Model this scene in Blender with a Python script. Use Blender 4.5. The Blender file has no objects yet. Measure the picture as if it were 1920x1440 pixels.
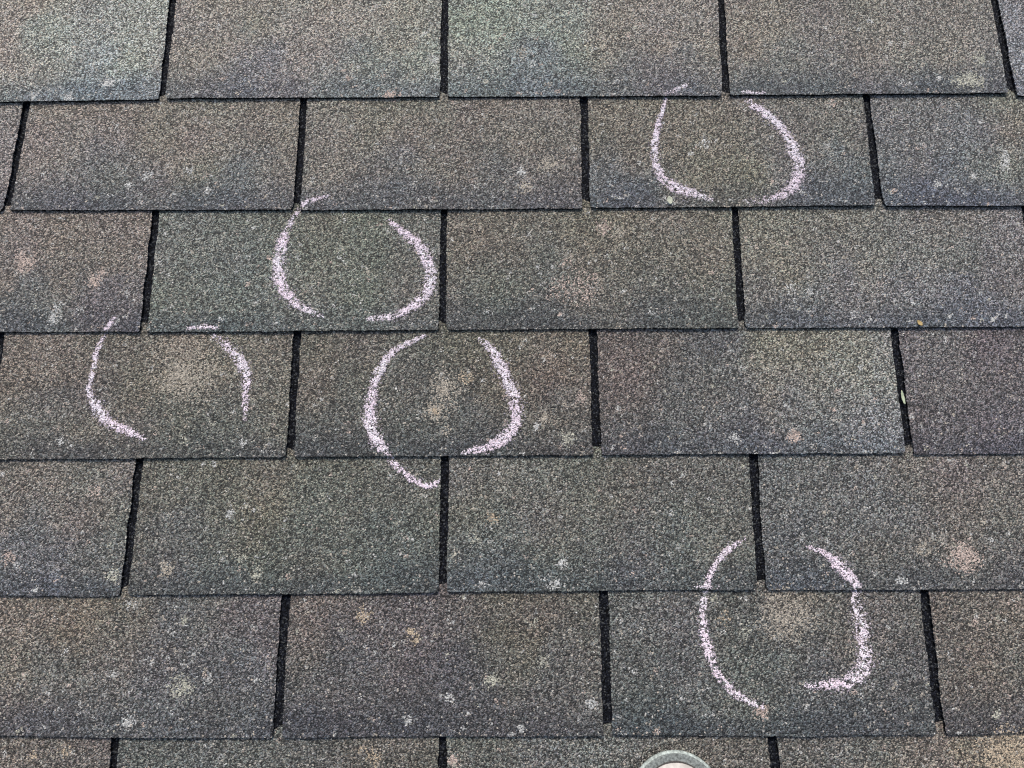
import bpy, math, random
import numpy as np
from mathutils import Matrix, Vector, Euler

# ------------------------------------------------------------------ camera, sky, sun, exposure
scene = bpy.context.scene
CAM_ROT = (0.183670, 0.007460, -0.005548); CAM_POS = (0.38288, -0.45232, 0.73730); F_PX = 1400.0
EXPOSURE_E = 0.12917

PITCH = math.radians(22.6)                      # a 5-in-12 roof
ROOF = Matrix.Rotation(PITCH, 4, 'X')           # roof frame: x along the courses, y up the slope, z off the surface
RX, RY, RZ = (Matrix.Rotation(a, 4, ax) for a, ax in zip(CAM_ROT, 'XYZ'))
cam_data = bpy.data.cameras.new('camera')
cam_data.sensor_width = 36.0
cam_data.lens = F_PX / 1920 * 36.0
cam_data.clip_start = 0.02
cam_data.clip_end = 2000
cam = bpy.data.objects.new('camera', cam_data)
scene.collection.objects.link(cam)
cam.matrix_world = ROOF @ Matrix.Translation(CAM_POS) @ RX @ RY @ RZ
scene.camera = cam

SUN_EL, SUN_AZ = math.radians(70), math.radians(-14)   # up the slope, a little to the left, behind thin cloud
world = bpy.data.worlds.new('World')
scene.world = world
world.use_nodes = True
wn = world.node_tree.nodes; wl = world.node_tree.links
sky = wn.new('ShaderNodeTexSky')
sky.sky_type = 'NISHITA'
sky.sun_disc = False
sky.sun_elevation = SUN_EL
sky.sun_rotation = SUN_AZ
sky.air_density = 1.0
sky.dust_density = 4.0
wl.new(sky.outputs[0], wn['Background'].inputs[0])
wn['Background'].inputs[1].default_value = 0.10
sun_d = bpy.data.lights.new('sun', 'SUN')
sun_d.energy = 1.5
sun_d.angle = math.radians(18)
sun_d.color = (1.0, 0.95, 0.87)
sun = bpy.data.objects.new('sun', sun_d)
scene.collection.objects.link(sun)
sd = Vector((math.sin(SUN_AZ) * math.cos(SUN_EL), math.cos(SUN_AZ) * math.cos(SUN_EL), math.sin(SUN_EL)))
sun.rotation_euler = sd.to_track_quat('Z', 'Y').to_euler()
scene.view_settings.view_transform = 'Standard'
scene.view_settings.look = 'None'
scene.view_settings.exposure = 0.78
scene.view_settings.gamma = 1.0
scene.view_settings.use_curve_mapping = False
scene.cycles.use_denoising = False               # keep the granules crisp
scene.cycles.filter_width = 1.2

# ------------------------------------------------------------------ measured layout, in metres on the roof plane
BUTTS = {0: [[-0.1763, -0.0028], [-0.0082, -0.0009], [0.0044, -0.0], [0.1942, -0.0005], [0.3786, -0.0009], [0.5623, -0.002], [0.7455, -0.0018], [0.9137, -0.0021], [0.919, -0.0053], [0.9275, -0.0054]], 1: [[-0.1611, -0.1276], [-0.1442, -0.1271], [0.199, -0.1292], [0.4506, -0.1294], [0.5565, -0.1296], [0.7566, -0.1288], [0.7648, -0.1294], [0.9114, -0.1306]], 2: [[-0.1451, -0.2593], [-0.0003, -0.2594], [0.2039, -0.2596], [0.3017, -0.2596], [0.5505, -0.2595], [0.6099, -0.2599], [0.8947, -0.2606]], 3: [[-0.1293, -0.3885], [0.1561, -0.3878], [0.2088, -0.3875], [0.5447, -0.3865], [0.764, -0.3865], [0.7717, -0.3876], [0.8783, -0.3876]], 4: [[-0.1134, -0.519], [-0.0058, -0.5199], [0.0069, -0.5184], [0.2137, -0.5181], [0.3079, -0.5175], [0.5388, -0.5158], [0.8617, -0.5164]], 5: [[-0.0983, -0.6436], [0.0061, -0.6461], [0.1569, -0.6464], [0.2185, -0.6456], [0.4594, -0.6456], [0.4692, -0.6443], [0.6306, -0.6464], [0.7625, -0.6448], [0.8455, -0.6427]]}
SLOTS = {0: [[0.0001, 0.0007], [0.3048, 0.3046], [0.6086, 0.6108], [0.9149, 0.911]], 1: [[-0.1538, -0.1481], [0.1524, 0.1529], [0.4557, 0.4561], [0.7614, 0.7604]], 2: [[0.0024, 0.0032], [0.3063, 0.3066], [0.6098, 0.6113]], 3: [[0.1583, 0.1585], [0.4606, 0.4596], [0.7666, 0.7645]], 4: [[0.0058, 0.0086], [0.3101, 0.3109], [0.6137, 0.614]], 5: [[0.1591, 0.1598], [0.4637, 0.4637], [0.7689, 0.7684]], 6: [[0.0116, 0.0078], [0.3132, 0.3116], [0.6171, 0.6158]]}
CHALK = [['c1', [[[0.5667, 0.0112, 0.0029, 0.8], [0.555, 0.005, 0.0052, 1], [0.5462, 0.0013, 0.0034, 0.9], [0.543, -0.0081, 0.0034, 0.6], [0.5384, -0.0224, 0.0051, 0.9], [0.533, -0.0422, 0.0057, 0.9], [0.53, -0.0606, 0.0068, 0.9], [0.53, -0.0758, 0.0073, 0.9], [0.5345, -0.091, 0.0079, 0.9], [0.543, -0.1025, 0.009, 0.9], [0.5571, -0.1104, 0.0101, 0.95], [0.5737, -0.1147, 0.0067, 0.9], [0.5884, -0.122, 0.0028, 0.5]], [[0.6265, 0.0024, 0.0029, 0.7], [0.6378, 0.0011, 0.004, 1], [0.6515, 0.0003, 0.0029, 0.9]], [[0.6328, -0.0064, 0.0057, 0.35], [0.6441, -0.0171, 0.008, 0.8], [0.6602, -0.031, 0.0091, 0.95], [0.6705, -0.0465, 0.0091, 0.9], [0.6776, -0.0649, 0.0101, 0.9], [0.6815, -0.0801, 0.0112, 0.9], [0.6799, -0.0952, 0.0101, 0.9], [0.6716, -0.1083, 0.0095, 0.8], [0.657, -0.1184, 0.0084, 0.7], [0.64, -0.123, 0.0067, 0.5], [0.6205, -0.124, 0.0039, 0.25]]]], ['c2', [[[0.1852, -0.1134, 0.0023, 0.8], [0.1718, -0.1169, 0.0045, 0.95], [0.1597, -0.1222, 0.0051, 0.95], [0.1533, -0.1293, 0.0045, 0.8], [0.1471, -0.1393, 0.0045, 0.8], [0.1407, -0.1564, 0.0078, 0.85], [0.137, -0.171, 0.01, 0.95], [0.1358, -0.1884, 0.01, 0.85], [0.1383, -0.2056, 0.011, 0.85], [0.1468, -0.22, 0.0099, 0.85], [0.1594, -0.2326, 0.0088, 0.85], [0.1734, -0.24, 0.006, 0.7], [0.1874, -0.2474, 0.0033, 0.4]], [[0.2499, -0.1407, 0.0045, 0.4], [0.2568, -0.1478, 0.0067, 0.75], [0.2681, -0.1573, 0.0089, 0.9], [0.2811, -0.1679, 0.01, 0.9], [0.2897, -0.1837, 0.0099, 0.9], [0.2943, -0.1993, 0.0099, 0.9], [0.2924, -0.2153, 0.0099, 0.9], [0.2838, -0.2277, 0.0087, 0.9], [0.2699, -0.2389, 0.0076, 0.9], [0.2526, -0.2456, 0.0065, 0.85], [0.2309, -0.2482, 0.0038, 0.5]]]], ['c3', [[[-0.0289, -0.2455, 0.0022, 0.8], [-0.0347, -0.2533, 0.0044, 1], [-0.0379, -0.2594, 0.0027, 0.5], [-0.0413, -0.2695, 0.0038, 0.8], [-0.0451, -0.2806, 0.0054, 0.85], [-0.0459, -0.2944, 0.0043, 0.85], [-0.0473, -0.3081, 0.0043, 0.8], [-0.0489, -0.319, 0.0048, 0.9], [-0.0434, -0.3309, 0.0075, 0.95], [-0.0348, -0.3417, 0.0096, 0.95], [-0.0236, -0.3525, 0.0085, 0.9], [-0.0069, -0.3611, 0.008, 0.75], [0.0134, -0.3687, 0.0043, 0.35]], [[0.0479, -0.2561, 0.0022, 0.6], [0.0647, -0.255, 0.0038, 0.95], [0.0779, -0.2568, 0.0027, 0.8]], [[0.0729, -0.2635, 0.0044, 0.4], [0.0855, -0.273, 0.0071, 0.75], [0.1, -0.2869, 0.0087, 0.8], [0.1084, -0.3007, 0.0097, 0.75], [0.1105, -0.3171, 0.0086, 0.6], [0.1104, -0.3334, 0.0053, 0.7], [0.111, -0.3522, 0.0027, 0.45]]]], ['c4', [[[0.2889, -0.2648, 0.0027, 0.6], [0.2749, -0.2714, 0.0043, 0.9], [0.2616, -0.278, 0.0054, 0.95], [0.2511, -0.2889, 0.0059, 0.95], [0.2424, -0.3043, 0.0075, 0.95], [0.237, -0.3233, 0.0096, 0.95], [0.2355, -0.3421, 0.0106, 0.9], [0.2376, -0.3608, 0.0117, 0.9], [0.2444, -0.3741, 0.0106, 0.85], [0.2536, -0.3836, 0.0074, 0.8], [0.2602, -0.3941, 0.0053, 0.7], [0.2725, -0.4056, 0.0058, 0.85], [0.2857, -0.4135, 0.0057, 0.85], [0.2962, -0.4161, 0.0057, 0.85], [0.306, -0.4115, 0.0037, 0.7]], [[0.3451, -0.268, 0.0038, 0.4], [0.3586, -0.283, 0.0086, 0.85], [0.3677, -0.2995, 0.0097, 0.95], [0.3746, -0.3159, 0.0107, 0.95], [0.3804, -0.3348, 0.0106, 0.95], [0.3809, -0.3509, 0.0106, 0.9], [0.3745, -0.3652, 0.0095, 0.9], [0.3613, -0.3757, 0.0084, 0.85], [0.3455, -0.3814, 0.0063, 0.75], [0.3287, -0.3845, 0.0032, 0.6]]]], ['c5', [[[0.6006, -0.4688, 0.0015, 0.7], [0.5847, -0.4778, 0.0046, 0.95], [0.5723, -0.4902, 0.0051, 0.95], [0.5651, -0.503, 0.0056, 0.9], [0.561, -0.5128, 0.0061, 0.95], [0.5597, -0.5192, 0.0051, 0.5], [0.5587, -0.5275, 0.0056, 0.8], [0.5565, -0.542, 0.007, 0.85], [0.5577, -0.5565, 0.007, 0.85], [0.5609, -0.5732, 0.0075, 0.85], [0.5674, -0.5898, 0.0069, 0.8], [0.578, -0.6039, 0.0069, 0.8], [0.5908, -0.6133, 0.0054, 0.75], [0.6075, -0.6208, 0.0044, 0.5]], [[0.5509, -0.5128, 0.002, 0.3], [0.56, -0.5133, 0.003, 0.5], [0.5742, -0.5124, 0.002, 0.2]], [[0.6599, -0.4756, 0.002, 0.6], [0.6751, -0.4821, 0.0051, 0.9], [0.6881, -0.4916, 0.0096, 0.9], [0.6972, -0.5035, 0.0091, 0.85], [0.7049, -0.5138, 0.0066, 0.9], [0.702, -0.5231, 0.007, 0.3], [0.7035, -0.5352, 0.0105, 0.5], [0.7062, -0.5497, 0.012, 0.6], [0.7059, -0.5641, 0.012, 0.62], [0.7066, -0.5784, 0.0134, 0.6], [0.6995, -0.5916, 0.0134, 0.65], [0.6854, -0.6004, 0.0109, 0.75], [0.6705, -0.6013, 0.0074, 0.6], [0.6482, -0.6027, 0.004, 0.4]]]]]
COLS = [[-0.175, 0.083, 150, 140, 130], [-0.12, 0.069, 148, 150, 140], [-0.044, 0.075, 150, 152, 140], [-0.063, 0.03, 140, 145, 142], [0.05, 0.081, 140, 131, 122], [0.144, 0.08, 140, 133, 122], [0.25, 0.085, 142, 136, 124], [0.274, 0.046, 132, 136, 126], [0.1, 0.028, 122, 120, 118], [0.228, 0.027, 125, 127, 123], [0.344, 0.078, 136, 140, 129], [0.42, 0.077, 135, 139, 128], [0.508, 0.083, 134, 127, 117], [0.572, 0.075, 133, 125, 115], [0.402, 0.025, 118, 122, 122], [0.546, 0.024, 116, 113, 112], [0.659, 0.074, 131, 123, 112], [0.775, 0.073, 128, 122, 112], [0.867, 0.066, 128, 122, 114], [0.69, 0.023, 112, 111, 108], [0.851, 0.021, 112, 112, 108], [0.926, 0.072, 128, 126, 130], [-0.165, -0.045, 130, 122, 118], [-0.103, -0.033, 132, 123, 113], [0.001, -0.046, 128, 119, 109], [0.071, -0.053, 124, 119, 107], [0.127, -0.041, 126, 117, 107], [-0.051, -0.101, 112, 110, 108], [0.079, -0.102, 106, 106, 106], [0.195, -0.036, 124, 118, 108], [0.287, -0.043, 120, 116, 104], [0.361, -0.037, 122, 113, 104], [0.43, -0.05, 118, 112, 105], [0.232, -0.103, 108, 108, 106], [0.389, -0.104, 108, 104, 100], [0.492, -0.038, 120, 113, 102], [0.572, -0.045, 122, 114, 102], [0.581, -0.082, 118, 114, 100], [0.719, -0.046, 114, 110, 103], [0.727, -0.089, 108, 109, 108], [0.502, -0.105, 102, 105, 105], [0.809, -0.047, 112, 112, 110], [0.871, -0.054, 112, 113, 112], [0.912, -0.036, 120, 116, 104], [0.837, -0.102, 104, 107, 112], [-0.124, -0.16, 126, 116, 106], [-0.044, -0.178, 122, 113, 105], [-0.115, -0.235, 106, 106, 104], [-0.017, -0.23, 108, 103, 102], [0.045, -0.167, 112, 114, 106], [0.189, -0.162, 112, 113, 102], [0.103, -0.214, 106, 111, 104], [0.208, -0.209, 108, 110, 100], [0.268, -0.192, 110, 108, 102], [0.345, -0.163, 116, 110, 99], [0.478, -0.164, 116, 109, 97], [0.577, -0.171, 113, 109, 98], [0.399, -0.227, 103, 102, 95], [0.563, -0.228, 102, 101, 95], [0.361, -0.21, 104, 104, 95], [0.654, -0.171, 124, 119, 106], [0.741, -0.178, 120, 117, 108], [0.829, -0.178, 118, 116, 111], [0.894, -0.179, 118, 112, 113], [0.699, -0.229, 112, 112, 110], [0.833, -0.236, 112, 112, 115], [-0.108, -0.297, 118, 110, 99], [-0.08, -0.351, 104, 101, 96], [0.0, -0.297, 112, 104, 93], [0.044, -0.303, 120, 112, 98], [0.096, -0.352, 102, 101, 94], [0.141, -0.303, 112, 107, 96], [0.026, -0.352, 104, 101, 93], [0.194, -0.293, 108, 103, 92], [0.207, -0.353, 96, 96, 90], [0.271, -0.337, 95, 95, 90], [0.345, -0.294, 106, 100, 88], [0.426, -0.305, 112, 101, 91], [0.419, -0.359, 100, 95, 90], [0.335, -0.359, 92, 92, 88], [0.495, -0.295, 110, 100, 94], [0.531, -0.344, 100, 96, 94], [0.577, -0.279, 100, 98, 97], [0.641, -0.284, 124, 118, 106], [0.72, -0.296, 132, 129, 120], [0.694, -0.344, 122, 121, 117], [0.736, -0.35, 126, 127, 126], [0.609, -0.355, 104, 104, 106], [0.806, -0.285, 112, 106, 104], [0.853, -0.297, 104, 96, 98], [0.81, -0.35, 104, 97, 98], [0.862, -0.351, 98, 93, 95], [-0.105, -0.419, 122, 115, 107], [-0.03, -0.425, 118, 112, 104], [-0.087, -0.481, 108, 107, 108], [-0.024, -0.491, 104, 103, 100], [0.043, -0.42, 108, 105, 94], [0.137, -0.426, 110, 106, 94], [0.252, -0.426, 104, 103, 94], [0.088, -0.476, 98, 98, 94], [0.181, -0.482, 100, 101, 94], [0.264, -0.482, 98, 102, 96], [0.346, -0.421, 110, 109, 100], [0.45, -0.422, 108, 107, 98], [0.553, -0.428, 106, 105, 98], [0.346, -0.482, 101, 103, 99], [0.499, -0.483, 101, 102, 98], [0.647, -0.423, 108, 108, 104], [0.708, -0.433, 106, 105, 103], [0.801, -0.429, 116, 109, 102], [0.852, -0.429, 114, 108, 102], [0.652, -0.489, 96, 98, 99], [0.764, -0.489, 106, 102, 98], [0.845, -0.489, 104, 101, 97], [-0.09, -0.545, 124, 115, 104], [-0.024, -0.545, 120, 110, 98], [-0.045, -0.588, 108, 106, 103], [0.058, -0.55, 104, 103, 101], [0.133, -0.541, 106, 98, 98], [0.072, -0.603, 98, 98, 98], [0.127, -0.608, 98, 95, 96], [0.204, -0.541, 106, 98, 92], [0.296, -0.551, 98, 91, 90], [0.397, -0.547, 106, 100, 88], [0.442, -0.561, 100, 98, 92], [0.227, -0.603, 94, 92, 91], [0.331, -0.599, 92, 89, 90], [0.416, -0.604, 96, 93, 91], [0.497, -0.552, 102, 101, 96], [0.547, -0.561, 98, 99, 95], [0.638, -0.538, 108, 102, 92], [0.611, -0.576, 98, 100, 96], [0.737, -0.552, 106, 101, 96], [0.52, -0.613, 92, 94, 92], [0.667, -0.623, 96, 96, 94], [0.732, -0.609, 96, 94, 92], [0.823, -0.548, 114, 106, 98], [0.823, -0.591, 112, 105, 96], [0.823, -0.628, 106, 100, 94], [0.795, -0.576, 108, 102, 96], [-0.076, -0.663, 112, 104, 96], [-0.032, -0.663, 108, 100, 94], [0.052, -0.663, 100, 100, 96], [0.15, -0.663, 100, 99, 95], [0.268, -0.664, 102, 97, 90], [0.347, -0.664, 108, 107, 100], [0.444, -0.664, 108, 109, 104], [0.59, -0.664, 108, 102, 95], [0.688, -0.664, 104, 102, 97], [0.775, -0.664, 118, 108, 101], [0.824, -0.662, 140, 126, 107]]  # tab colours, with the light's fall-off down the slope painted in
SPOTS = [[-0.1293, -0.1832, 0.0111, 0.8, 'p', 1.0], [-0.0547, -0.2057, 0.0078, 0.8, 'p', 1.0], [-0.0473, -0.1965, 0.0055, 0.6, 'p', 1.0], [-0.0921, -0.2436, 0.0066, 0.8, 'w', 1.0], [-0.0867, -0.2324, 0.005, 0.6, 'w', 1.0], [-0.0655, -0.2353, 0.0044, 0.5, 'w', 1.0], [0.4178, -0.0805, 0.009, 0.7, 't', 1.5], [0.3884, -0.0875, 0.0045, 1.0, 'w', 1.0], [0.3922, -0.1044, 0.0079, 0.6, 't', 1.0], [0.87, 0.0147, 0.0091, 0.8, 'y', 2.0], [0.8862, 0.04, 0.008, 0.5, 'y', 1.0], [0.4752, -0.1496, 0.01, 0.5, 'p', 1.0], [0.4889, -0.1556, 0.0078, 0.5, 't', 1.0], [0.5429, -0.1224, 0.0045, 0.5, 'w', 1.0], [0.4297, -0.2159, 0.0131, 0.35, 'p', 1.0], [0.4488, -0.216, 0.0164, 0.3, 'p', 1.0], [0.0468, -0.304, 0.0324, 0.6, 't', 1.0], [0.044, -0.3029, 0.0162, 0.8, 't', 1.0], [0.6374, -0.5376, 0.0221, 0.6, 't', 1.2], [0.6332, -0.54, 0.011, 0.6, 't', 1.0], [0.654, -0.5303, 0.0131, 0.35, 't', 1.0], [0.309, -0.3251, 0.0235, 0.5, 't', 0.7], [0.3089, -0.3197, 0.0118, 0.85, 't', 0.6], [0.3002, -0.3412, 0.0096, 0.7, 't', 1.0], [0.3002, -0.3412, 0.0069, 1.0, 'o', 1.0], [0.3133, -0.3289, 0.0053, 0.5, 't', 0.5], [0.3318, -0.31, 0.0064, 0.5, 'o', 1.0], [0.3126, -0.3627, 0.0053, 0.5, 't', 1.0], [0.41, -0.3498, 0.0053, 1.0, 't', 1.0], [0.4324, -0.3696, 0.0068, 0.7, 'y', 1.0], [0.4014, -0.3589, 0.0037, 0.9, 'w', 1.0], [0.4464, -0.3296, 0.0064, 0.6, 'p', 1.0], [0.0444, -0.4953, 0.0087, 0.8, 't', 0.8], [-0.0065, -0.5011, 0.0062, 0.7, 'y', 1.0], [0.1017, -0.4435, 0.0042, 1.0, 'w', 1.0], [0.131, -0.4991, 0.0056, 0.7, 'y', 1.0], [0.4241, -0.4902, 0.0046, 0.8, 'w', 1.0], [0.8098, -0.4866, 0.0132, 0.8, 'p', 1.4], [0.77, -0.479, 0.0071, 0.6, 't', 1.0], [0.7467, -0.5086, 0.005, 0.8, 'w', 1.0], [0.6557, -0.3697, 0.0063, 0.9, 'p', 1.0], [0.5954, -0.3694, 0.0052, 0.7, 'w', 1.0], [0.0671, -0.6029, 0.01, 0.7, 'y', 1.0], [0.0198, -0.6332, 0.006, 1.0, 'w', 1.0], [0.2798, -0.6314, 0.004, 1.0, 'w', 1.0], [0.2806, -0.5534, 0.0045, 0.9, 'o', 1.0], [0.3562, -0.5966, 0.007, 0.7, 'y', 1.0], [0.3834, -0.639, 0.0034, 0.9, 'w', 1.0], [0.4502, -0.6179, 0.0054, 0.8, 'w', 1.0], [0.4052, -0.5801, 0.0045, 0.6, 'y', 1.0], [0.6066, -0.6256, 0.0059, 0.9, 'p', 1.0], [0.8301, -0.6681, 0.0242, 0.55, 'o', 1.0], [0.4172, -0.5105, 0.0046, 0.8, 'w', 1.6], [0.3475, -0.5102, 0.0031, 0.8, 'w', 1.0], [-0.0807, -0.5142, 0.0031, 0.9, 'w', 1.0], [-0.1075, -0.4832, 0.0072, 0.7, 'p', 1.0], [-0.0595, 0.0203, 0.0052, 1.0, 'w', 1.6], [-0.1394, 0.0051, 0.0041, 1.0, 'w', 1.0], [-0.1015, 0.0035, 0.0041, 1.0, 'w', 1.6], [0.7719, 0.0877, 0.0041, 0.9, 'w', 1.0], [0.2489, 0.0028, 0.0064, 0.8, 'p', 1.4], [0.2927, 0.0457, 0.0052, 0.6, 'w', 1.0], [0.402, 0.0395, 0.0046, 0.6, 'w', 1.0], [0.3904, 0.0512, 0.0058, 0.5, 't', 1.0], [-0.0094, -0.0891, 0.0051, 0.6, 'w', 1.0], [0.0356, -0.0834, 0.0051, 0.7, 'w', 1.0], [0.0571, -0.1065, 0.004, 0.8, 'w', 1.0], [-0.0285, -0.098, 0.0045, 0.6, 'w', 1.0], [0.0807, -0.2476, 0.0044, 0.6, 'w', 1.0], [0.0126, -0.1842, 0.0033, 0.6, 'w', 1.0], [0.2009, -0.1798, 0.0078, 0.3, 'w', 0.7], [0.2292, -0.1973, 0.0055, 0.3, 't', 1.0], [0.8985, -0.0784, 0.0123, 0.7, 'w', 0.45], [0.8256, -0.1049, 0.0045, 0.9, 'w', 1.0], [0.8628, -0.0962, 0.0033, 0.8, 'w', 1.0], [0.3561, -0.4471, 0.0062, 0.6, 'o', 1.0], [0.3407, -0.4673, 0.0051, 0.4, 'y', 1.0], [0.2347, -0.5387, 0.0071, 0.5, 'o', 1.0], [0.2833, -0.5607, 0.005, 0.6, 'o', 1.0], [0.3166, -0.6129, 0.005, 0.7, 'w', 1.0], [0.3317, -0.6385, 0.0025, 0.8, 'w', 1.0], [0.4746, -0.6295, 0.003, 0.7, 'w', 1.0], [0.3221, -0.6659, 0.0054, 0.9, 'p', 1.0], [0.2486, -0.6635, 0.0069, 0.6, 'o', 1.0], [0.2386, -0.6567, 0.0049, 0.5, 'o', 1.0], [-0.0372, -0.6585, 0.0059, 0.5, 'o', 1.0], [-0.0663, -0.663, 0.0049, 0.4, 'o', 1.0], [0.0073, -0.466, 0.0026, 0.8, 'w', 1.0], [0.5973, -0.5519, 0.008, 0.4, 'y', 1.0], [0.5688, -0.5227, 0.0051, 0.6, 'y', 1.0], [0.5778, -0.5422, 0.006, 0.3, 'o', 1.0], [0.823, -0.6279, 0.0039, 0.8, 'y', 1.0], [0.8128, -0.5478, 0.005, 0.5, 'p', 1.0], [0.8545, -0.5334, 0.005, 0.5, 'p', 1.0], [-0.1014, -0.4908, 0.0041, 0.6, 'w', 1.0], [-0.0576, -0.6073, 0.0025, 0.7, 'w', 1.0], [-0.0266, -0.6168, 0.0025, 0.9, 'w', 1.0], [0.034, -0.5958, 0.003, 0.7, 'w', 1.0], [0.0009, -0.5909, 0.0035, 0.7, 'w', 1.0], [0.0916, -0.5959, 0.004, 0.7, 'w', 1.0], [0.068, -0.5816, 0.004, 0.5, 'w', 1.0], [0.0351, -0.5791, 0.0045, 0.5, 'w', 1.0], [0.0531, -0.5527, 0.0035, 0.6, 'w', 1.0], [0.722, -0.0091, 0.0051, 0.5, 'p', 1.0], [0.8597, 0.0498, 0.0029, 0.6, 'w', 1.0], [0.7914, 0.0602, 0.0029, 0.8, 'w', 1.0], [0.8389, 0.0181, 0.0029, 0.9, 'w', 1.0], [0.7982, 0.0122, 0.004, 0.5, 'w', 1.0], [0.6829, -0.2204, 0.0033, 1.0, 'w', 1.0], [0.7398, -0.2518, 0.0043, 0.8, 'w', 0.5], [0.7241, -0.2461, 0.0054, 0.5, 'w', 1.0], [0.6614, -0.2175, 0.0065, 0.4, 'w', 1.0], [0.8635, -0.2526, 0.0027, 1.0, 'w', 1.0], [0.4924, -0.2192, 0.0027, 1.0, 'w', 1.0], [0.46, -0.2047, 0.0066, 0.4, 'p', 1.0], [0.454, -0.2274, 0.0076, 0.3, 'p', 1.0], [0.3531, -0.2409, 0.0044, 0.5, 'w', 1.0], [0.4329, -0.1872, 0.0066, 0.4, 'p', 1.0], [0.5964, 0.1013, 0.0035, 0.5, 't', 1.0], [0.5826, -0.0544, 0.0057, 0.4, 'w', 1.0], [0.065, -0.5431, 0.0036, 0.9, 'y', 1.0], [0.0127, -0.5258, 0.0061, 0.4, 'w', 1.3], [0.1146, -0.484, 0.0052, 0.6, 'y', 1.0], [0.3965, -0.5441, 0.004, 0.5, 'y', 1.0], [0.4873, -0.3804, 0.0031, 0.5, 'p', 1.0], [0.0827, -0.3942, 0.0032, 0.6, 'w', 1.0], [-0.0309, -0.4198, 0.0074, 0.4, 'p', 1.0], [-0.0158, -0.3567, 0.0043, 0.5, 'p', 1.0], [0.1104, -0.3733, 0.0042, 0.6, 'w', 1.0], [-0.0704, -0.3698, 0.0037, 0.7, 'w', 1.0], [0.0518, -0.3704, 0.0053, 0.5, 'y', 1.0]]
PTS = {'seed': [0.7648, -0.3314], 'orange': [0.7888, -0.2566], 'chip': [0.5429, -0.1218], 'shoe': [0.5246, -0.6563]}

E = EXPOSURE_E          # height of one course
W = 0.3048              # width of one tab
T = 0.0028              # thickness of a shingle
SLOT = 0.0082           # cut-out between two tabs
rng = np.random.default_rng(11)
random.seed(5)
col = scene.collection


def link(o, parent=None):
    col.objects.link(o)
    if parent is not None:
        o.parent = parent
    return o


def place(o, x, y, z, spin=0.0):
    o.matrix_world = ROOF @ Matrix.Translation((x, y, z)) @ Matrix.Rotation(spin, 4, 'Z')


def tag(o, label=None, cat=None, group=None, kind=None):
    for k, v in (('label', label), ('category', cat), ('group', group), ('kind', kind)):
        if v:
            o[k] = v
    return o


def lin(c):
    c = np.asarray(c, float) / 255.0
    return np.where(c <= 0.04045, c / 12.92, ((c + 0.055) / 1.055) ** 2.4)


def hash2(i, j, seed):
    n = (i.astype(np.int64) * 374761393 + j.astype(np.int64) * 668265263 + int(seed) * 1442695041) & 0x7fffffff
    n = ((n ^ (n >> 13)) * 1274126177) & 0x7fffffff
    n = ((n ^ (n >> 15)) * 2246822519) & 0x7fffffff
    return (n & 0xffffff) / float(0xffffff)


def vnoise(x, y, scale, seed=0):
    x = np.asarray(x) / scale; y = np.asarray(y) / scale
    i = np.floor(x); j = np.floor(y); fx = x - i; fy = y - j
    fx = fx * fx * (3 - 2 * fx); fy = fy * fy * (3 - 2 * fy)
    a = hash2(i, j, seed); b = hash2(i + 1, j, seed); c = hash2(i, j + 1, seed); d = hash2(i + 1, j + 1, seed)
    return (a + (b - a) * fx) * (1 - fy) + (c + (d - c) * fx) * fy


def smooth(a, b, x):
    t = np.clip((x - a) / (b - a), 0, 1)
    return t * t * (3 - 2 * t)


# ------------------------------------------------------------------ materials
def new_mat(name):
    m = bpy.data.materials.new(name); m.use_nodes = True
    nt = m.node_tree; nt.nodes.clear()
    out = nt.nodes.new('ShaderNodeOutputMaterial'); bs = nt.nodes.new('ShaderNodeBsdfPrincipled')
    nt.links.new(bs.outputs[0], out.inputs[0])
    return m, nt, bs


class G:
    """small helper for node graphs"""
    def __init__(s, nt): s.nt = nt
    def n(s, t, **kw):
        x = s.nt.nodes.new(t)
        for k, v in kw.items(): setattr(x, k, v)
        return x
    def l(s, a, b): s.nt.links.new(a, b)
    def put(s, sock, v):
        if hasattr(v, 'is_linked'): s.l(v, sock)
        else: sock.default_value = v
    def math(s, op, a, b=0.0, c=None):
        x = s.n('ShaderNodeMath', operation=op); s.put(x.inputs[0], a); s.put(x.inputs[1], b)
        if c is not None: s.put(x.inputs[2], c)
        return x.outputs[0]
    def mix(s, fac, a, b, mode='MIX'):
        x = s.n('ShaderNodeMix', data_type='RGBA', blend_type=mode)
        s.put(x.inputs[0], fac); s.put(x.inputs[6], a); s.put(x.inputs[7], b)
        return x.outputs[2]
    def ramp(s, fac, stops, interp='LINEAR'):
        x = s.n('ShaderNodeValToRGB'); cr = x.color_ramp; cr.interpolation = interp
        while len(cr.elements) > 1: cr.elements.remove(cr.elements[-1])
        for k, (p, c) in enumerate(stops):
            e = cr.elements[0] if k == 0 else cr.elements.new(p)
            e.position = p; e.color = (c, c, c, 1) if not isinstance(c, tuple) else (*c, 1)
        s.l(fac, x.inputs[0]); return x.outputs[0]
    def voronoi(s, vec, scale, feature='F1'):
        x = s.n('ShaderNodeTexVoronoi', feature=feature, voronoi_dimensions='2D'); x.inputs['Scale'].default_value = scale
        s.l(vec, x.inputs['Vector']); return x
    def noise(s, vec, scale, detail=2.0):
        x = s.n('ShaderNodeTexNoise', noise_dimensions='2D'); x.inputs['Scale'].default_value = scale; x.inputs['Detail'].default_value = detail
        s.l(vec, x.inputs['Vector']); return x


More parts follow.
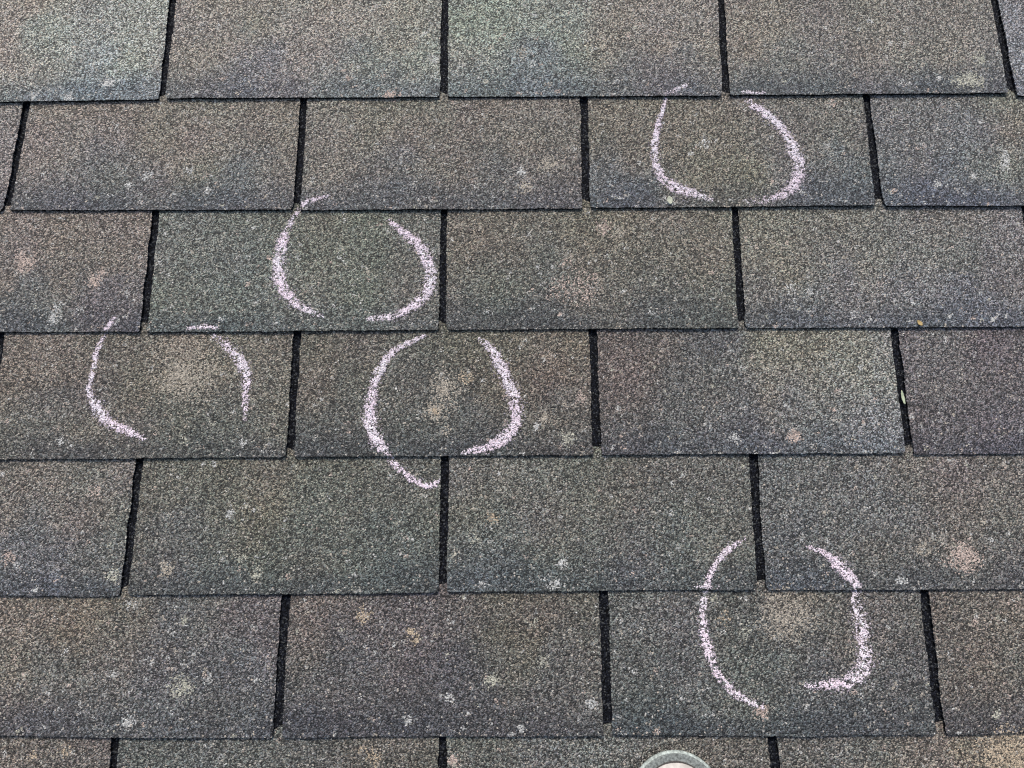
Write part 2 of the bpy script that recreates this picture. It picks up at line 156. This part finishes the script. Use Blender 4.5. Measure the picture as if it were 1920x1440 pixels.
def granule_material(name, mode):
    m, nt, bs = new_mat(name); g = G(nt)
    tc = g.n('ShaderNodeTexCoord').outputs['Object']
    warp = g.noise(tc, 700.0, 1.0)
    vm = g.n('ShaderNodeVectorMath', operation='MULTIPLY_ADD')
    g.l(warp.outputs['Color'], vm.inputs[0]); vm.inputs[1].default_value = (0.0003,) * 3; g.l(tc, vm.inputs[2])
    v1 = g.voronoi(vm.outputs[0], 820.0)
    v2 = g.voronoi(vm.outputs[0], 1500.0)
    s1 = g.n('ShaderNodeSeparateColor'); g.l(v1.outputs['Color'], s1.inputs[0])
    s2 = g.n('ShaderNodeSeparateColor'); g.l(v2.outputs['Color'], s2.inputs[0])
    # brightness of each granule: mostly mid, some near-black, few almost white
    val = g.math('MULTIPLY_ADD', s1.outputs[0], 0.72, g.math('MULTIPLY', s2.outputs[0], 0.28))
    bright = g.ramp(val, [(0.0, 0.03), (0.20, 0.06), (0.36, 0.15), (0.52, 0.29), (0.66, 0.47), (0.78, 0.72), (0.88, 1.0), (1.0, 1.0)])
    hue = g.ramp(s1.outputs[1], [(0.0, (1.06, 1.0, 0.92)), (0.28, (0.94, 1.02, 0.96)), (0.46, (0.98, 1.0, 0.98)),
                                 (0.62, (1.03, 1.0, 0.94)), (0.78, (0.93, 0.99, 1.03)), (0.90, (1.05, 0.97, 0.99))], 'CONSTANT')
    gap = g.math('MINIMUM', g.math('MULTIPLY_ADD', v1.outputs['Distance'], -0.75, 1.32), 1.0)
    height = g.math('ADD', g.math('MULTIPLY', v1.outputs['Distance'], -0.8), g.math('MULTIPLY', v2.outputs['Distance'], -0.35))
    if mode == 'face':
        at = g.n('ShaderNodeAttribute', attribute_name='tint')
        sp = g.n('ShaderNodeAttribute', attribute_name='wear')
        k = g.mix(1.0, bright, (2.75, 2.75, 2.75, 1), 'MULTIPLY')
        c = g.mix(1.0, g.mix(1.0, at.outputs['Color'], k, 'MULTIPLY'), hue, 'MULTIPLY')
        worn = g.mix(1.0, sp.outputs['Color'], g.ramp(val, [(0.0, 0.25), (0.4, 0.55), (0.62, 0.95), (1.0, 1.0)]), 'MULTIPLY')
        pick = g.math('LESS_THAN', s1.outputs[2], sp.outputs['Alpha'])
        c = g.mix(pick, c, worn)
        # odd pale chips in the blend, a few of them double-sized
        v3 = g.voronoi(vm.outputs[0], 430.0)
        s3 = g.n('ShaderNodeSeparateColor'); g.l(v3.outputs['Color'], s3.inputs[0])
        chip = g.math('MULTIPLY', g.math('GREATER_THAN', s3.outputs[0], 0.988), g.math('LESS_THAN', v3.outputs['Distance'], 0.42))
        chip = g.math('MAXIMUM', chip, g.math('GREATER_THAN', s1.outputs[2], 0.994))
        c = g.mix(g.math('MULTIPLY', chip, 0.8), c, g.mix(s3.outputs[1], (0.55, 0.54, 0.49, 1), (0.60, 0.52, 0.42, 1)))
        c = g.mix(1.0, c, gap, 'MULTIPLY')
        cl = g.mix(1.0, c, (0.78, 0.78, 0.78, 1), 'DARKEN')
        g.l(cl, bs.inputs['Base Color'])
        bs.inputs['Roughness'].default_value = 0.62
        bs.inputs['Specular IOR Level'].default_value = 0.45
        strength, dist = 0.85, 0.0016
    else:                                            # dark bitumen: butt edges, cut-out walls and the black headlap
        k = 0.012 if mode == 'edge' else 0.009
        pale = g.math('GREATER_THAN', s1.outputs[2], 0.88)
        c = g.mix(1.0, bright, (k * 1.9, k * 2.2, k * 3.2, 1), 'MULTIPLY')
        c = g.mix(g.math('MULTIPLY', pale, 0.5 if mode == 'edge' else 0.32), c, (0.16, 0.17, 0.17, 1))
        g.l(c, bs.inputs['Base Color'])
        bs.inputs['Roughness'].default_value = 0.8
        bs.inputs['Specular IOR Level'].default_value = 0.12
        strength, dist = 0.7, 0.0014
    b = g.n('ShaderNodeBump'); b.inputs['Strength'].default_value = strength; b.inputs['Distance'].default_value = dist
    g.l(height, b.inputs['Height']); g.l(b.outputs[0], bs.inputs['Normal'])
    return m


M_FACE = granule_material('shingle_granules', 'face')
M_EDGE = granule_material('bitumen_edge', 'edge')
M_HEAD = granule_material('headlap_granules', 'head')


def plain_material(name, color, rough=0.7, nscale=60.0, var=0.25, bump=0.0, attr=None, spec=0.3):
    m, nt, bs = new_mat(name); g = G(nt)
    tc = g.n('ShaderNodeTexCoord').outputs['Object']
    n = g.noise(tc, nscale, 4.0)
    f = g.ramp(n.outputs['Fac'], [(0.3, 1 - var), (0.7, 1 + 0.0)])
    if attr:
        a = g.n('ShaderNodeAttribute', attribute_name=attr); base = a.outputs['Color']
    else:
        base = (*color, 1)
    g.l(g.mix(1.0, base, f, 'MULTIPLY'), bs.inputs['Base Color'])
    bs.inputs['Roughness'].default_value = rough
    bs.inputs['Specular IOR Level'].default_value = spec
    if bump:
        b = g.n('ShaderNodeBump'); b.inputs['Strength'].default_value = 0.6; b.inputs['Distance'].default_value = bump
        g.l(n.outputs['Fac'], b.inputs['Height']); g.l(b.outputs[0], bs.inputs['Normal'])
    return m


# ------------------------------------------------------------------ layout of the courses
ROWS = range(-8, 11)


def butt_y(row, x):
    """height up the slope of the lower (butt) edge of a course at x"""
    x = np.asarray(x, float)
    if row in BUTTS:
        p = np.array(BUTTS[row])
        y = np.interp(x, p[:, 0], p[:, 1])
        l, r = x < p[0, 0], x > p[-1, 0]
        return y + np.where(l, 0.0012 * np.sin((x - p[0, 0]) * 7), 0) + np.where(r, 0.0012 * np.sin((x - p[-1, 0]) * 7), 0)
    return -row * E + 0.0012 * np.sin(x * 5 + row * 2.1)


def row_slots(row):
    """[x at the butt, x at the top] of each cut-out in a course, carried on past the measured ones"""
    if row in SLOTS:
        s = [list(v) for v in SLOTS[row]]
    else:
        o = 0.003 if row < 0 else 0.008
        s = [[o + (0.5 * W if row % 2 else 0.0)] * 2]
    s.sort()
    while s[0][0] > -1.75: s.insert(0, [s[0][0] - W + random.uniform(-.0015, .0015)] * 2)
    while s[-1][0] < 2.45: s.append([s[-1][0] + W + random.uniform(-.0015, .0015)] * 2)
    return s


SL = {r: row_slots(r) for r in ROWS}


def surf_z(row, x, y):
    """top surface of a course: butt end lies on the course below"""
    v = (y - butt_y(row, x)) / E
    z = T * (1.0 - v)
    return z + (vnoise(x, y, 0.05, 40 + row) - 0.5) * 0.0009 * np.clip(1.1 - v, 0, 1)


def row_at(x, y):
    for r in ROWS:
        if y >= float(butt_y(r, x)): return r
    return ROWS[-1]


def in_slot(row, x, y, margin=0.0):
    v = (y - float(butt_y(row, x))) / E
    for a, b in SL[row]:
        c = a + (b - a) * v
        if abs(x - c) < SLOT / 2 + margin: return True
    return False


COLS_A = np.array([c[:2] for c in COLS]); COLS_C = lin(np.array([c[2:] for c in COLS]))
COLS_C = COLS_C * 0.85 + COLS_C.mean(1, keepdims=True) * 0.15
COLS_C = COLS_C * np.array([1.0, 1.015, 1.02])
WEAR = {'t': (0.51, 0.455, 0.365), 'p': (0.64, 0.51, 0.43), 'w': (0.66, 0.66, 0.62), 'y': (0.56, 0.55, 0.44), 'o': (0.62, 0.50, 0.35)}
PALETTE = lin(np.array([(120, 112, 102), (112, 114, 104), (106, 104, 96), (104, 98, 98), (124, 117, 107), (110, 108, 106)]))
PALETTE = PALETTE * 0.7 + PALETTE.mean(1, keepdims=True) * 0.3

def spline(pts, step=0.0006):
    p = np.array(pts, float); p = np.concatenate([[2 * p[0] - p[1]], p, [2 * p[-1] - p[-2]]]); out = []
    for i in range(1, len(p) - 2):
        n = max(2, int(np.linalg.norm(p[i + 1, :2] - p[i, :2]) / step))
        t = np.linspace(0, 1, n, endpoint=False)[:, None]
        a, b, c, d = p[i - 1], p[i], p[i + 1], p[i + 2]
        out.append(0.5 * (2 * b + (c - a) * t + (2 * a - 5 * b + 4 * c - d) * t ** 2 + (3 * b - a - 3 * c + d) * t ** 3))
    return np.concatenate(out)


STROKES = [spline(st, .002) for _, ss in CHALK for st in ss]

roof = link(bpy.data.objects.new('shingle_roof', None))
roof.matrix_world = ROOF
tag(roof, 'weathered grey-brown asphalt shingle roof slope with dark cut-outs between tabs', 'roof')


def make_shingle(row, k, xa, xb, ya):
    """one tab: (xa, xb) = left and right edges as [butt, top]; a slab with ragged granule edges and softened corners"""
    xm = 0.5 * (xa[0] + xb[0]); ym = -row * E + E / 2
    near = (-0.32 < xm < 1.12) and (-0.95 < ym < 0.28)
    step = 0.0022 if near else 0.015
    top_over = 0.0085
    nx = int((xb[0] - xa[0]) / step); ny = int((E + top_over) / step)
    seed = row * 31 + k * 7 + 500
    t = np.linspace(0, 1, nx + 1)
    s = np.linspace(0, 1, ny + 1) ** 1.0
    tt, ss = np.meshgrid(t, s)
    # edges
    jit = 0.0008 if near else 0.0004
    yb_line = butt_y(row, np.clip(xa[0] + (xb[0] - xa[0]) * t, xa[0] + 0.004, xb[0] - 0.004))
    tilt = random.uniform(-0.0004, 0.0004); sh = random.uniform(-0.0004, 0.0004)
    yb_line = yb_line + tilt * (t - 0.5) * 2 + sh
    yt_line = butt_y(row - 1, xa[0] + (xb[0] - xa[0]) * t) + top_over + (vnoise(t * W, t * 0, 0.012, seed + 3) - 0.5) * 0.007
    wid = xb[0] - xa[0]
    rl, rr = random.choice([0.001, 0.0015, 0.004, 0.001]), random.choice([0.001, 0.0015, 0.0035, 0.001])
    dl, dr = t * wid, (1 - t) * wid
    lift = np.where(dl < rl, rl - np.sqrt(np.clip(rl ** 2 - (rl - dl) ** 2, 0, None)), 0) \
        + np.where(dr < rr, rr - np.sqrt(np.clip(rr ** 2 - (rr - dr) ** 2, 0, None)), 0)
    rag = (rng.random(nx + 1) - 0.5) * jit + (vnoise(t * W, t * 0 + row, 0.02, seed) - 0.5) * 0.0007
    y0 = yb_line + lift + rag
    yy = y0[None, :] + (yt_line - y0)[None, :] * ss
    fall = np.clip(1 - ss * (E + top_over) / (0.02), 0, 1) ** 2
    vv = np.clip((yy - yb_line[None, :]) / E, 0, 1.1)
    xl = xa[0] + (xa[1] - xa[0]) * vv; xr = xb[0] + (xb[1] - xb[0]) * vv
    el = (rng.random(ny + 1) - 0.5) * jit * 1.3 + (vnoise(s * E, s * 0 + k, 0.02, seed + 5) - 0.5) * 0.0014
    er = (rng.random(ny + 1) - 0.5) * jit * 1.3 + (vnoise(s * E, s * 0 + k, 0.02, seed + 6) - 0.5) * 0.0014
    xl = xl + el[:, None]; xr = xr + er[:, None]
    xx = xl + (xr - xl) * tt
    zz = surf_z(row, xx, yy)
    # butt edges lift a touch, unevenly
    lift_amp = random.uniform(.0003, .0017)
    zz += np.clip(1 - vv / 0.25, 0, 1) ** 2 * (vnoise(xx, yy * 0 + row, 0.09, 77) - 0.15) * lift_amp
    n = (nx + 1) * (ny + 1)
    top = np.stack([xx.ravel(), yy.ravel(), zz.ravel()], 1)
    idx = np.arange(n).reshape(ny + 1, nx + 1)
    q = np.stack([idx[:-1, :-1], idx[:-1, 1:], idx[1:, 1:], idx[1:, :-1]], -1).reshape(-1, 4)
    loop = np.concatenate([idx[0, :], idx[1:, -1], idx[-1, -2::-1], idx[-2:0:-1, 0]])
    low = top[loop].copy(); low[:, 2] -= T * 0.96
    m = len(loop); li = n + np.arange(m)
    nxt = np.roll(np.arange(m), -1)
    side = np.stack([loop, li, li[nxt], loop[nxt]], -1)
    verts = np.concatenate([top, low]); faces = np.concatenate([q, side])
    me = bpy.data.meshes.new('shingle')
    me.from_pydata(verts.tolist(), [], faces.tolist())
    me.materials.append(M_FACE); me.materials.append(M_EDGE)
    mi = np.zeros(len(faces), np.int32); mi[len(q):] = 1
    me.polygons.foreach_set('material_index', mi)
    # ---- granule blend, tab by tab; measured tabs also carry painted light, dimmer downslope
    x, y = top[:, 0], top[:, 1]
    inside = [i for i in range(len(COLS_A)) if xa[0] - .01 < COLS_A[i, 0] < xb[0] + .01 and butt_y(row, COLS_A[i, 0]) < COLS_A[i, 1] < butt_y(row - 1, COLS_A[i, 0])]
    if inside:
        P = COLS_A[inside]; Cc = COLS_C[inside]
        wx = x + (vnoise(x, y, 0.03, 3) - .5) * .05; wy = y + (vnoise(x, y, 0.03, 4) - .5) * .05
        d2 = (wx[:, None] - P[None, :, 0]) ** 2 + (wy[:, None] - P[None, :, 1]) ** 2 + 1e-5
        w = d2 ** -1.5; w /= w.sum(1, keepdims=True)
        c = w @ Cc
    else:
        a, b = PALETTE[random.randrange(len(PALETTE))], PALETTE[random.randrange(len(PALETTE))]
        f = smooth(.35, .65, vnoise(x, y, 0.08, seed + 8))[:, None]
        c = a * (1 - f) + b * f
    # blend patches that the granule drum leaves
    patch = np.stack([vnoise(x, y, .045, seed + 11), vnoise(x, y, .045, seed + 12), vnoise(x, y, .045, seed + 13)], 1) - .5
    lum = (vnoise(x, y, .016, seed + 14) - .5) * .10 + (vnoise(x, y, .05, seed + 15) - .5) * .14
    c = c * (1 + patch * .07 + lum[:, None])
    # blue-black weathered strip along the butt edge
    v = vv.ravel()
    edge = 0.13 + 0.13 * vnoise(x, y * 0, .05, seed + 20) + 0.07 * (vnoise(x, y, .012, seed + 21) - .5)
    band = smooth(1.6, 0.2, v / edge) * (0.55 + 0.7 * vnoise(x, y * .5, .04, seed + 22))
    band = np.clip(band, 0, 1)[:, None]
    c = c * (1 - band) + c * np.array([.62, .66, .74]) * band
    # worn spots and specks
    wear = np.zeros((n, 4)); wear[:, :3] = WEAR['t']
    lst = [s_ for s_ in SPOTS if xa[0] - .03 < s_[0] < xb[0] + .03 and -.03 < s_[1] - (-row * E) < E + .03]
    for _ in range(120 if near else 6):
        ty = random.random() ** 1.2
        lst.append((random.uniform(xa[0], xb[0]), -row * E + ty * E, random.uniform(.0010, .0024), random.uniform(.2, .8), random.choice('ttppwwwwwy'), random.uniform(.7, 1.4)))
    for sx, sy, sr, st, kind, asp in lst:
        sr = max(sr, .0017)
        d = np.sqrt(((x - sx) / asp) ** 2 + (y - sy) ** 2) / sr
        d = d + (vnoise(x, y, max(sr * .6, .004), int(sx * 1e4) & 1023) - .5) * .7
        a = min(1.0, st * 1.1) * smooth(1.5, .1, d)
        up = a > wear[:, 3]
        wear[up, :3] = WEAR[kind]; wear[up, 3] = a[up]
    for st in STROKES if near else ():
        lo, hi = st[:, :2].min(0) - .02, st[:, :2].max(0) + .02
        ii = np.nonzero((x > lo[0]) & (x < hi[0]) & (y > lo[1]) & (y < hi[1]))[0]
        if not len(ii): continue
        dd = (x[ii, None] - st[None, :, 0]) ** 2 + (y[ii, None] - st[None, :, 1]) ** 2
        j = dd.argmin(1); rel = np.sqrt(dd[np.arange(len(ii)), j]) / np.maximum(st[j, 2] * .5, .002)
        a = st[j, 3] * .38 * smooth(1.7, .5, rel + (vnoise(x[ii], y[ii], .005, 33) - .5) * .5)
        up = a > wear[ii, 3]
        wear[ii[up], :3] = (.62, .53, .58); wear[ii[up], 3] = a[up]
    tot = n + m
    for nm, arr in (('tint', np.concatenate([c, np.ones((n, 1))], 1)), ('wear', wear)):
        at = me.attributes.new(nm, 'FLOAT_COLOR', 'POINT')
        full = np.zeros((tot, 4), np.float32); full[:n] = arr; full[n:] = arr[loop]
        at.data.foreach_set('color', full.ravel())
    me.update()
    return link(bpy.data.objects.new('shingle', me), roof)


def slab(name, x0, x1, ys, zs, thick, mat, parent):
    v = [(x0, ys[0], zs[0]), (x1, ys[0], zs[0]), (x1, ys[1], zs[1]), (x0, ys[1], zs[1])]
    v += [(a, b, c - thick) for a, b, c in v]
    me = bpy.data.meshes.new(name)
    me.from_pydata(v, [], [(0, 1, 2, 3), (7, 6, 5, 4), (0, 4, 5, 1), (1, 5, 6, 2), (2, 6, 7, 3), (3, 7, 4, 0)])
    me.materials.append(mat)
    return link(bpy.data.objects.new(name, me), parent)


for r in ROWS:
    s = SL[r]
    for k in range(len(s) - 1):
        a, b = s[k], s[k + 1]
        hw = SLOT / 2 * random.uniform(.88, 1.1)
        make_shingle(r, k, (a[0] + hw, a[1] + hw), (b[0] - hw, b[1] - hw), None)
    # black headlap of the same course, seen only through the cut-outs of the course above
    y0 = -r * E + E + 0.002; y1 = y0 + E + 0.03
    zf = lambda y: T * (1 - (y + r * E) / E) - 0.0006
    slab('headlap_strip', -1.75, 2.45, (y0, y1), (zf(y0), zf(y1)), 0.0015, M_HEAD, roof)

M_DECK = plain_material('roof_deck_wood', (0.30, 0.22, 0.14), 0.8, 40, .4)
slab('roof_deck', -1.8, 2.5, (-10 * E - .05, 9 * E + .05), (-.0125, -.0125), 0.018, M_DECK, roof)

# ground far below the eaves
M_GROUND = plain_material('lawn', (0.06, 0.085, 0.03), 0.9, 0.6, .5)
gm = bpy.data.meshes.new('ground')
gm.from_pydata([(-400, -400, -4), (400, -400, -4), (400, 400, -4), (-400, 400, -4)], [], [(0, 1, 2, 3)])
gm.materials.append(M_GROUND)
tag(link(bpy.data.objects.new('ground', gm)), kind='structure')

# ------------------------------------------------------------------ chalk: crumbs left on the granule tops
M_CHALK = plain_material('chalk', (0.8, 0.75, 0.8), 0.95, 900, .12, attr='dust', spec=0.1)


def make_stroke(pts, ox, oy, parent, seed):
    rg = np.random.default_rng(seed)
    c = spline(pts)
    cell = 0.00115
    lo = c[:, :2].min(0) - .014; hi = c[:, :2].max(0) + .014
    gx, gy = np.meshgrid(np.arange(lo[0], hi[0], cell), np.arange(lo[1], hi[1], cell))
    gx = gx.ravel() + (rg.random(gx.size) - .5) * cell; gy = gy.ravel() + (rg.random(gy.size) - .5) * cell
    P = np.stack([gx, gy], 1)
    keep = np.zeros(len(P), bool); near = np.full(len(P), 9.0); wi = np.zeros(len(P)); de = np.zeros(len(P))
    for i in range(0, len(c), 2):
        d = (P[:, 0] - c[i, 0]) ** 2 + (P[:, 1] - c[i, 1]) ** 2
        u = d < near; near[u] = d[u]; wi[u] = c[i, 2]; de[u] = c[i, 3]
    near = np.sqrt(near); hw = np.maximum(wi * (.28 + .26 * vnoise(P[:, 0], P[:, 1], .011, 902 + seed) + .30 * vnoise(P[:, 0], P[:, 1], .0035, 904 + seed)), .0013)
    rel = near / hw
    gran = vnoise(P[:, 0], P[:, 1], .0024, 900)                 # high granules take the chalk, hollows stay dark
    streak = .5 * vnoise(P[:, 0], P[:, 1], .006, 901 + seed) + .5 * vnoise(P[:, 0] + P[:, 1], (P[:, 0] - P[:, 1]) * .22, .0032, 903 + seed)
    prob = de * np.clip(1.25 - rel ** 2.2, 0, 1) * (0.25 + 1.25 * smooth(.22, .62, gran)) * (.30 + 1.25 * streak)
    dusty = (rel > .9) & (rel < 2.0)
    roll = rg.random(len(P))
    solid = roll < prob
    haze = (~solid) & (roll < .13 * de * np.clip(2.1 - rel, 0, 1))
    V, F, Cc = [], [], []
    for i in np.nonzero(solid | haze)[0]:
        x, y = P[i]
        r = row_at(x, y)
        if in_slot(r, x, y, 0.0006): continue
        yb = float(butt_y(r, x))
        if y - yb < 0.0012 or float(butt_y(r - 1, x)) - y < 0.0010: continue
        z = float(surf_z(r, np.array(x), np.array(y))) + 0.00042
        rad = rg.uniform(.00055, .00110) if solid[i] else rg.uniform(.0004, .0007)
        b = len(V); ph = rg.random() * 6.28
        V.append((x - ox, y - oy, z + rg.uniform(.0002, .0006)))
        for q in range(5):
            a = ph + q * 1.2566; k = rad * rg.uniform(.65, 1.25)
            V.append((x + math.cos(a) * k - ox, y + math.sin(a) * k - oy, z - .0001 + rg.uniform(-.0001, .0001)))
        F += [(b, b + 1 + q, b + 1 + (q + 1) % 5) for q in range(5)]
        t = vnoise(np.array(x), np.array(y), .02, 950)
        if solid[i]:
            edge = min(1.0, rel[i])
            base = np.array([.88, .74, .81]) * (1 - t) + np.array([.87, .81, .84]) * t
            base = np.minimum(base * rg.uniform(.70, 1.16) * (1 - .25 * edge ** 2), .9)
        else:
            base = np.array([.42, .36, .42]) * rg.uniform(.6, 1.5)
        Cc += [(*base, 1.0)] * 6
    me = bpy.data.meshes.new('chalk_stroke')
    me.from_pydata(V, [], F)
    at = me.attributes.new('dust', 'FLOAT_COLOR', 'POINT')
    at.data.foreach_set('color', np.array(Cc, np.float32).ravel())
    me.materials.append(M_CHALK)
    return link(bpy.data.objects.new('chalk_stroke', me), parent)


CHALK_LABELS = {
    'c1': 'pale chalk circle on the second course from the top, highest of the five',
    'c2': 'pale chalk circle on the green-grey tab of the third course, left of centre',
    'c3': 'thin broken chalk circle around a large tan bruise at the left edge',
    'c4': 'pinkish chalk circle in the middle, its left stroke running down onto the course below',
    'c5': 'chalk circle with a wide smeared right side above the shoe, lowest of the five',
}
for name, strokes in CHALK:
    pts = np.array([q for s_ in strokes for q in s_])
    ox, oy = pts[:, 0].mean(), pts[:, 1].mean()
    root = link(bpy.data.objects.new('chalk_circle', None))
    place(root, ox, oy, 0)
    tag(root, CHALK_LABELS[name], 'chalk mark', 'chalk circles drawn on the shingles')
    for j, st in enumerate(strokes):
        make_stroke(st, ox, oy, root, int(name[1]) * 10 + j)


# ------------------------------------------------------------------ bits of leaf
def leaf_bit(length, width, curl, fold, color, label, x, y, z, spin, pitch=0.0, roll=0.0):
    m = plain_material('leaf_' + str(len(bpy.data.materials)), color, .55, 800, .35)
    nl, nw = 8, 4
    V, F = [], []
    for i in range(nl + 1):
        t = i / nl
        w = width * .5 * (math.sin(math.pi * min(1, t * .9 + .08)) ** .7) * (1 + .12 * random.uniform(-1, 1))
        for j in range(nw + 1):
            s_ = j / nw * 2 - 1
            V.append((s_ * w, (t - .5) * length, abs(s_) * fold * w + curl * (t - .5) ** 2 * length))
    nv = len(V)
    V += [(a, b, c - .0003) for a, b, c in V]
    for i in range(nl):
        for j in range(nw):
            a = i * (nw + 1) + j
            F.append((a, a + 1, a + nw + 2, a + nw + 1)); F.append((nv + a + nw + 1, nv + a + nw + 2, nv + a + 1, nv + a))
    ring = [j for j in range(nw + 1)] + [i * (nw + 1) + nw for i in range(1, nl + 1)] + [nl * (nw + 1) + j for j in range(nw - 1, -1, -1)] + [i * (nw + 1) for i in range(nl - 1, 0, -1)]
    for i in range(len(ring)):
        a, b = ring[i], ring[(i + 1) % len(ring)]
        F.append((b, a, nv + a, nv + b))
    me = bpy.data.meshes.new('leaf_fragment'); me.from_pydata(V, [], F); me.materials.append(m)
    for p_ in me.polygons: p_.use_smooth = True
    o = link(bpy.data.objects.new('leaf_fragment', me))
    o.matrix_world = ROOF @ Matrix.Translation((x, y, z)) @ Euler((pitch, roll, spin)).to_matrix().to_4x4()
    tag(o, label, 'leaf')
    return o


sx, sy = PTS['seed']
leaf_bit(.0140, .0036, .3, .5, (.50, .56, .38), 'pale green leaf sliver caught upright in a cut-out at the right', sx + .0006, sy, .0018, .12, 0, .3)
ox_, oy_ = PTS['orange']
leaf_bit(.0065, .0042, .4, .35, (.42, .30, .12), 'tiny orange leaf scrap on a butt edge above the purple-brown tab', ox_, oy_ + .0005, .0046, .5, -.25)
cx_, cy_ = PTS['chip']
leaf_bit(.0090, .0055, .3, .3, (.50, .52, .40), 'tiny pale grey-green chip under the left stroke of the top chalk circle', cx_, cy_, .0042, .15)

# ------------------------------------------------------------------ toe of a shoe at the lower edge
shoe = link(bpy.data.objects.new('shoe', None))
place(shoe, PTS['shoe'][0] - .0038, PTS['shoe'][1] + .0008, T + .0006, 0.05)
tag(shoe, 'rounded pale shoe toe with a grey-green rubber rim at the bottom edge', 'shoe')
M_RUB = plain_material('shoe_rubber', (.26, .285, .265), .85, 420, .65, .0008)
M_LIP = plain_material('shoe_lip', (.50, .56, .51), .85, 350, .6, .0005)
M_SEAM = plain_material('shoe_seam', (.07, .065, .06), .9, 200, .3)
M_UP = plain_material('shoe_canvas', (.64, .605, .55), .85, 120, .35, .0006)
M_LACE = plain_material('shoe_lace', (.70, .68, .64), .85, 300, .2)
M_LIN = plain_material('shoe_lining', (.09, .09, .10), .9, 90, .3)


def outline(inset, n=72):
    """shoe outline seen from above; toe at y = 0, heel at y = -0.285"""
    L, a, b = .285, .0445, .050
    half = []
    for i in range(n + 1):
        t = i / n
        s_ = .5 * (1 - math.cos(math.pi * t)) * L
        if s_ < b: w = a * math.sqrt(max(0, 1 - ((b - s_) / b) ** 2))
        elif s_ < .16: w = a - .011 * (1 - math.cos((s_ - b) / (.16 - b) * math.pi)) / 2
        elif s_ < .25: w = .0335 + .001 * math.sin((s_ - .16) / .09 * math.pi / 2)
        else: w = .0345 * math.sqrt(max(0, 1 - ((s_ - .25) / .035) ** 2))
        half.append((w, -s_))
    pts = [(w, y) for w, y in half] + [(-w, y) for w, y in half[-2:0:-1]]
    sc = 1 - inset / .046; scy = 1 - inset / (.5 * L)
    return [(x * sc, (y + L / 2) * scy - L / 2) for x, y in pts]


def rings(name, prof, mat, parent, cap=True):
    V, F = [], []
    for inset, z in prof:
        V += [(x, y, z) for x, y in outline(inset)]
    n = len(outline(0))
    for k in range(len(prof) - 1):
        for i in range(n):
            a, b = k * n + i, k * n + (i + 1) % n
            F.append((a, a + n, b + n, b))
    if cap: F.append(tuple((len(prof) - 1) * n + n - 1 - i for i in range(n)))
    me = bpy.data.meshes.new(name); me.from_pydata(V, [], F); me.materials.append(mat)
    for p_ in me.polygons: p_.use_smooth = True
    return link(bpy.data.objects.new(name, me), parent)


sole = rings('sole', [(.0025, 0), (.0012, .002), (.0006, .007), (.0012, .0105), (.0028, .0110), (.0105, .0108)], M_RUB, shoe)
rings('rim', [(.0002, .0068), (-.0003, .0074), (-.0003, .0092), (.0006, .0104), (.0015, .0108)], M_LIP, sole, False)
rings('seam', [(.0078, .0105), (.0082, .0116), (.0090, .0118), (.0102, .0110)], M_SEAM, shoe, False)


def upper_height(s_):
    pts = [(0, .0), (.012, .012), (.03, .026), (.06, .038), (.10, .052), (.15, .074), (.185, .082), (.23, .078), (.285, .088)]
    return float(np.interp(s_, [a for a, _ in pts], [b for _, b in pts]))


ins = .0088
ol = outline(ins); nh = len(ol) // 2
right = ol[:nh + 1]
V, F = [], []
NC = 16
for w, y in right:
    s_ = right[0][1] - y
    hgt = upper_height(s_)
    for j in range(NC + 1):
        th = math.pi * j / NC
        cx = math.copysign(abs(math.cos(th)) ** .75, math.cos(th)) if j not in (0, NC) else math.cos(th)
        V.append((cx * w, y, .0108 + math.sin(th) ** .8 * hgt))
for i in range(nh):
    for j in range(NC):
        a = i * (NC + 1) + j
        F.append((a, a + 1, a + NC + 2, a + NC + 1))
me = bpy.data.meshes.new('upper'); me.from_pydata(V, [], F); me.materials.append(M_UP)
for p_ in me.polygons: p_.use_smooth = True
upper = link(bpy.data.objects.new('upper', me), shoe)
# collar opening
n = 32; V = []; F = []
for k, (rx_, ry_, z) in enumerate([(.026, .045, .094), (.029, .049, .099), (.031, .051, .094), (.030, .050, .080)]):
    V += [(rx_ * math.cos(2 * math.pi * i / n), -.222 + ry_ * math.sin(2 * math.pi * i / n), z) for i in range(n)]
for k in range(3):
    for i in range(n): F.append((k * n + i, k * n + (i + 1) % n, (k + 1) * n + (i + 1) % n, (k + 1) * n + i))
F.append(tuple(range(n)))
me = bpy.data.meshes.new('collar'); me.from_pydata(V, [], F); me.materials.append(M_LIN)
for p_ in me.polygons: p_.use_smooth = True
link(bpy.data.objects.new('collar', me), shoe)
for i in range(4):                                            # laces across the instep
    y = -.098 - i * .018; z0 = .0108 + upper_height(.098 + i * .018)
    V = []; F = []
    for a in range(9):
        u = a / 8 * 2 - 1
        c = Vector((u * .017, y + .004 * u * (1 if i % 2 else -1), z0 - .009 * u * u + .001))
        for b in range(8):
            th = b / 8 * 2 * math.pi
            V.append((c.x, c.y + math.cos(th) * .0035, c.z + math.sin(th) * .0016))
    for a in range(8):
        for b in range(8): F.append((a * 8 + b, a * 8 + (b + 1) % 8, a * 8 + 8 + (b + 1) % 8, a * 8 + 8 + b))
    me = bpy.data.meshes.new('lace'); me.from_pydata(V, [], F); me.materials.append(M_LACE)
    for p_ in me.polygons: p_.use_smooth = True
    link(bpy.data.objects.new('lace', me), upper)
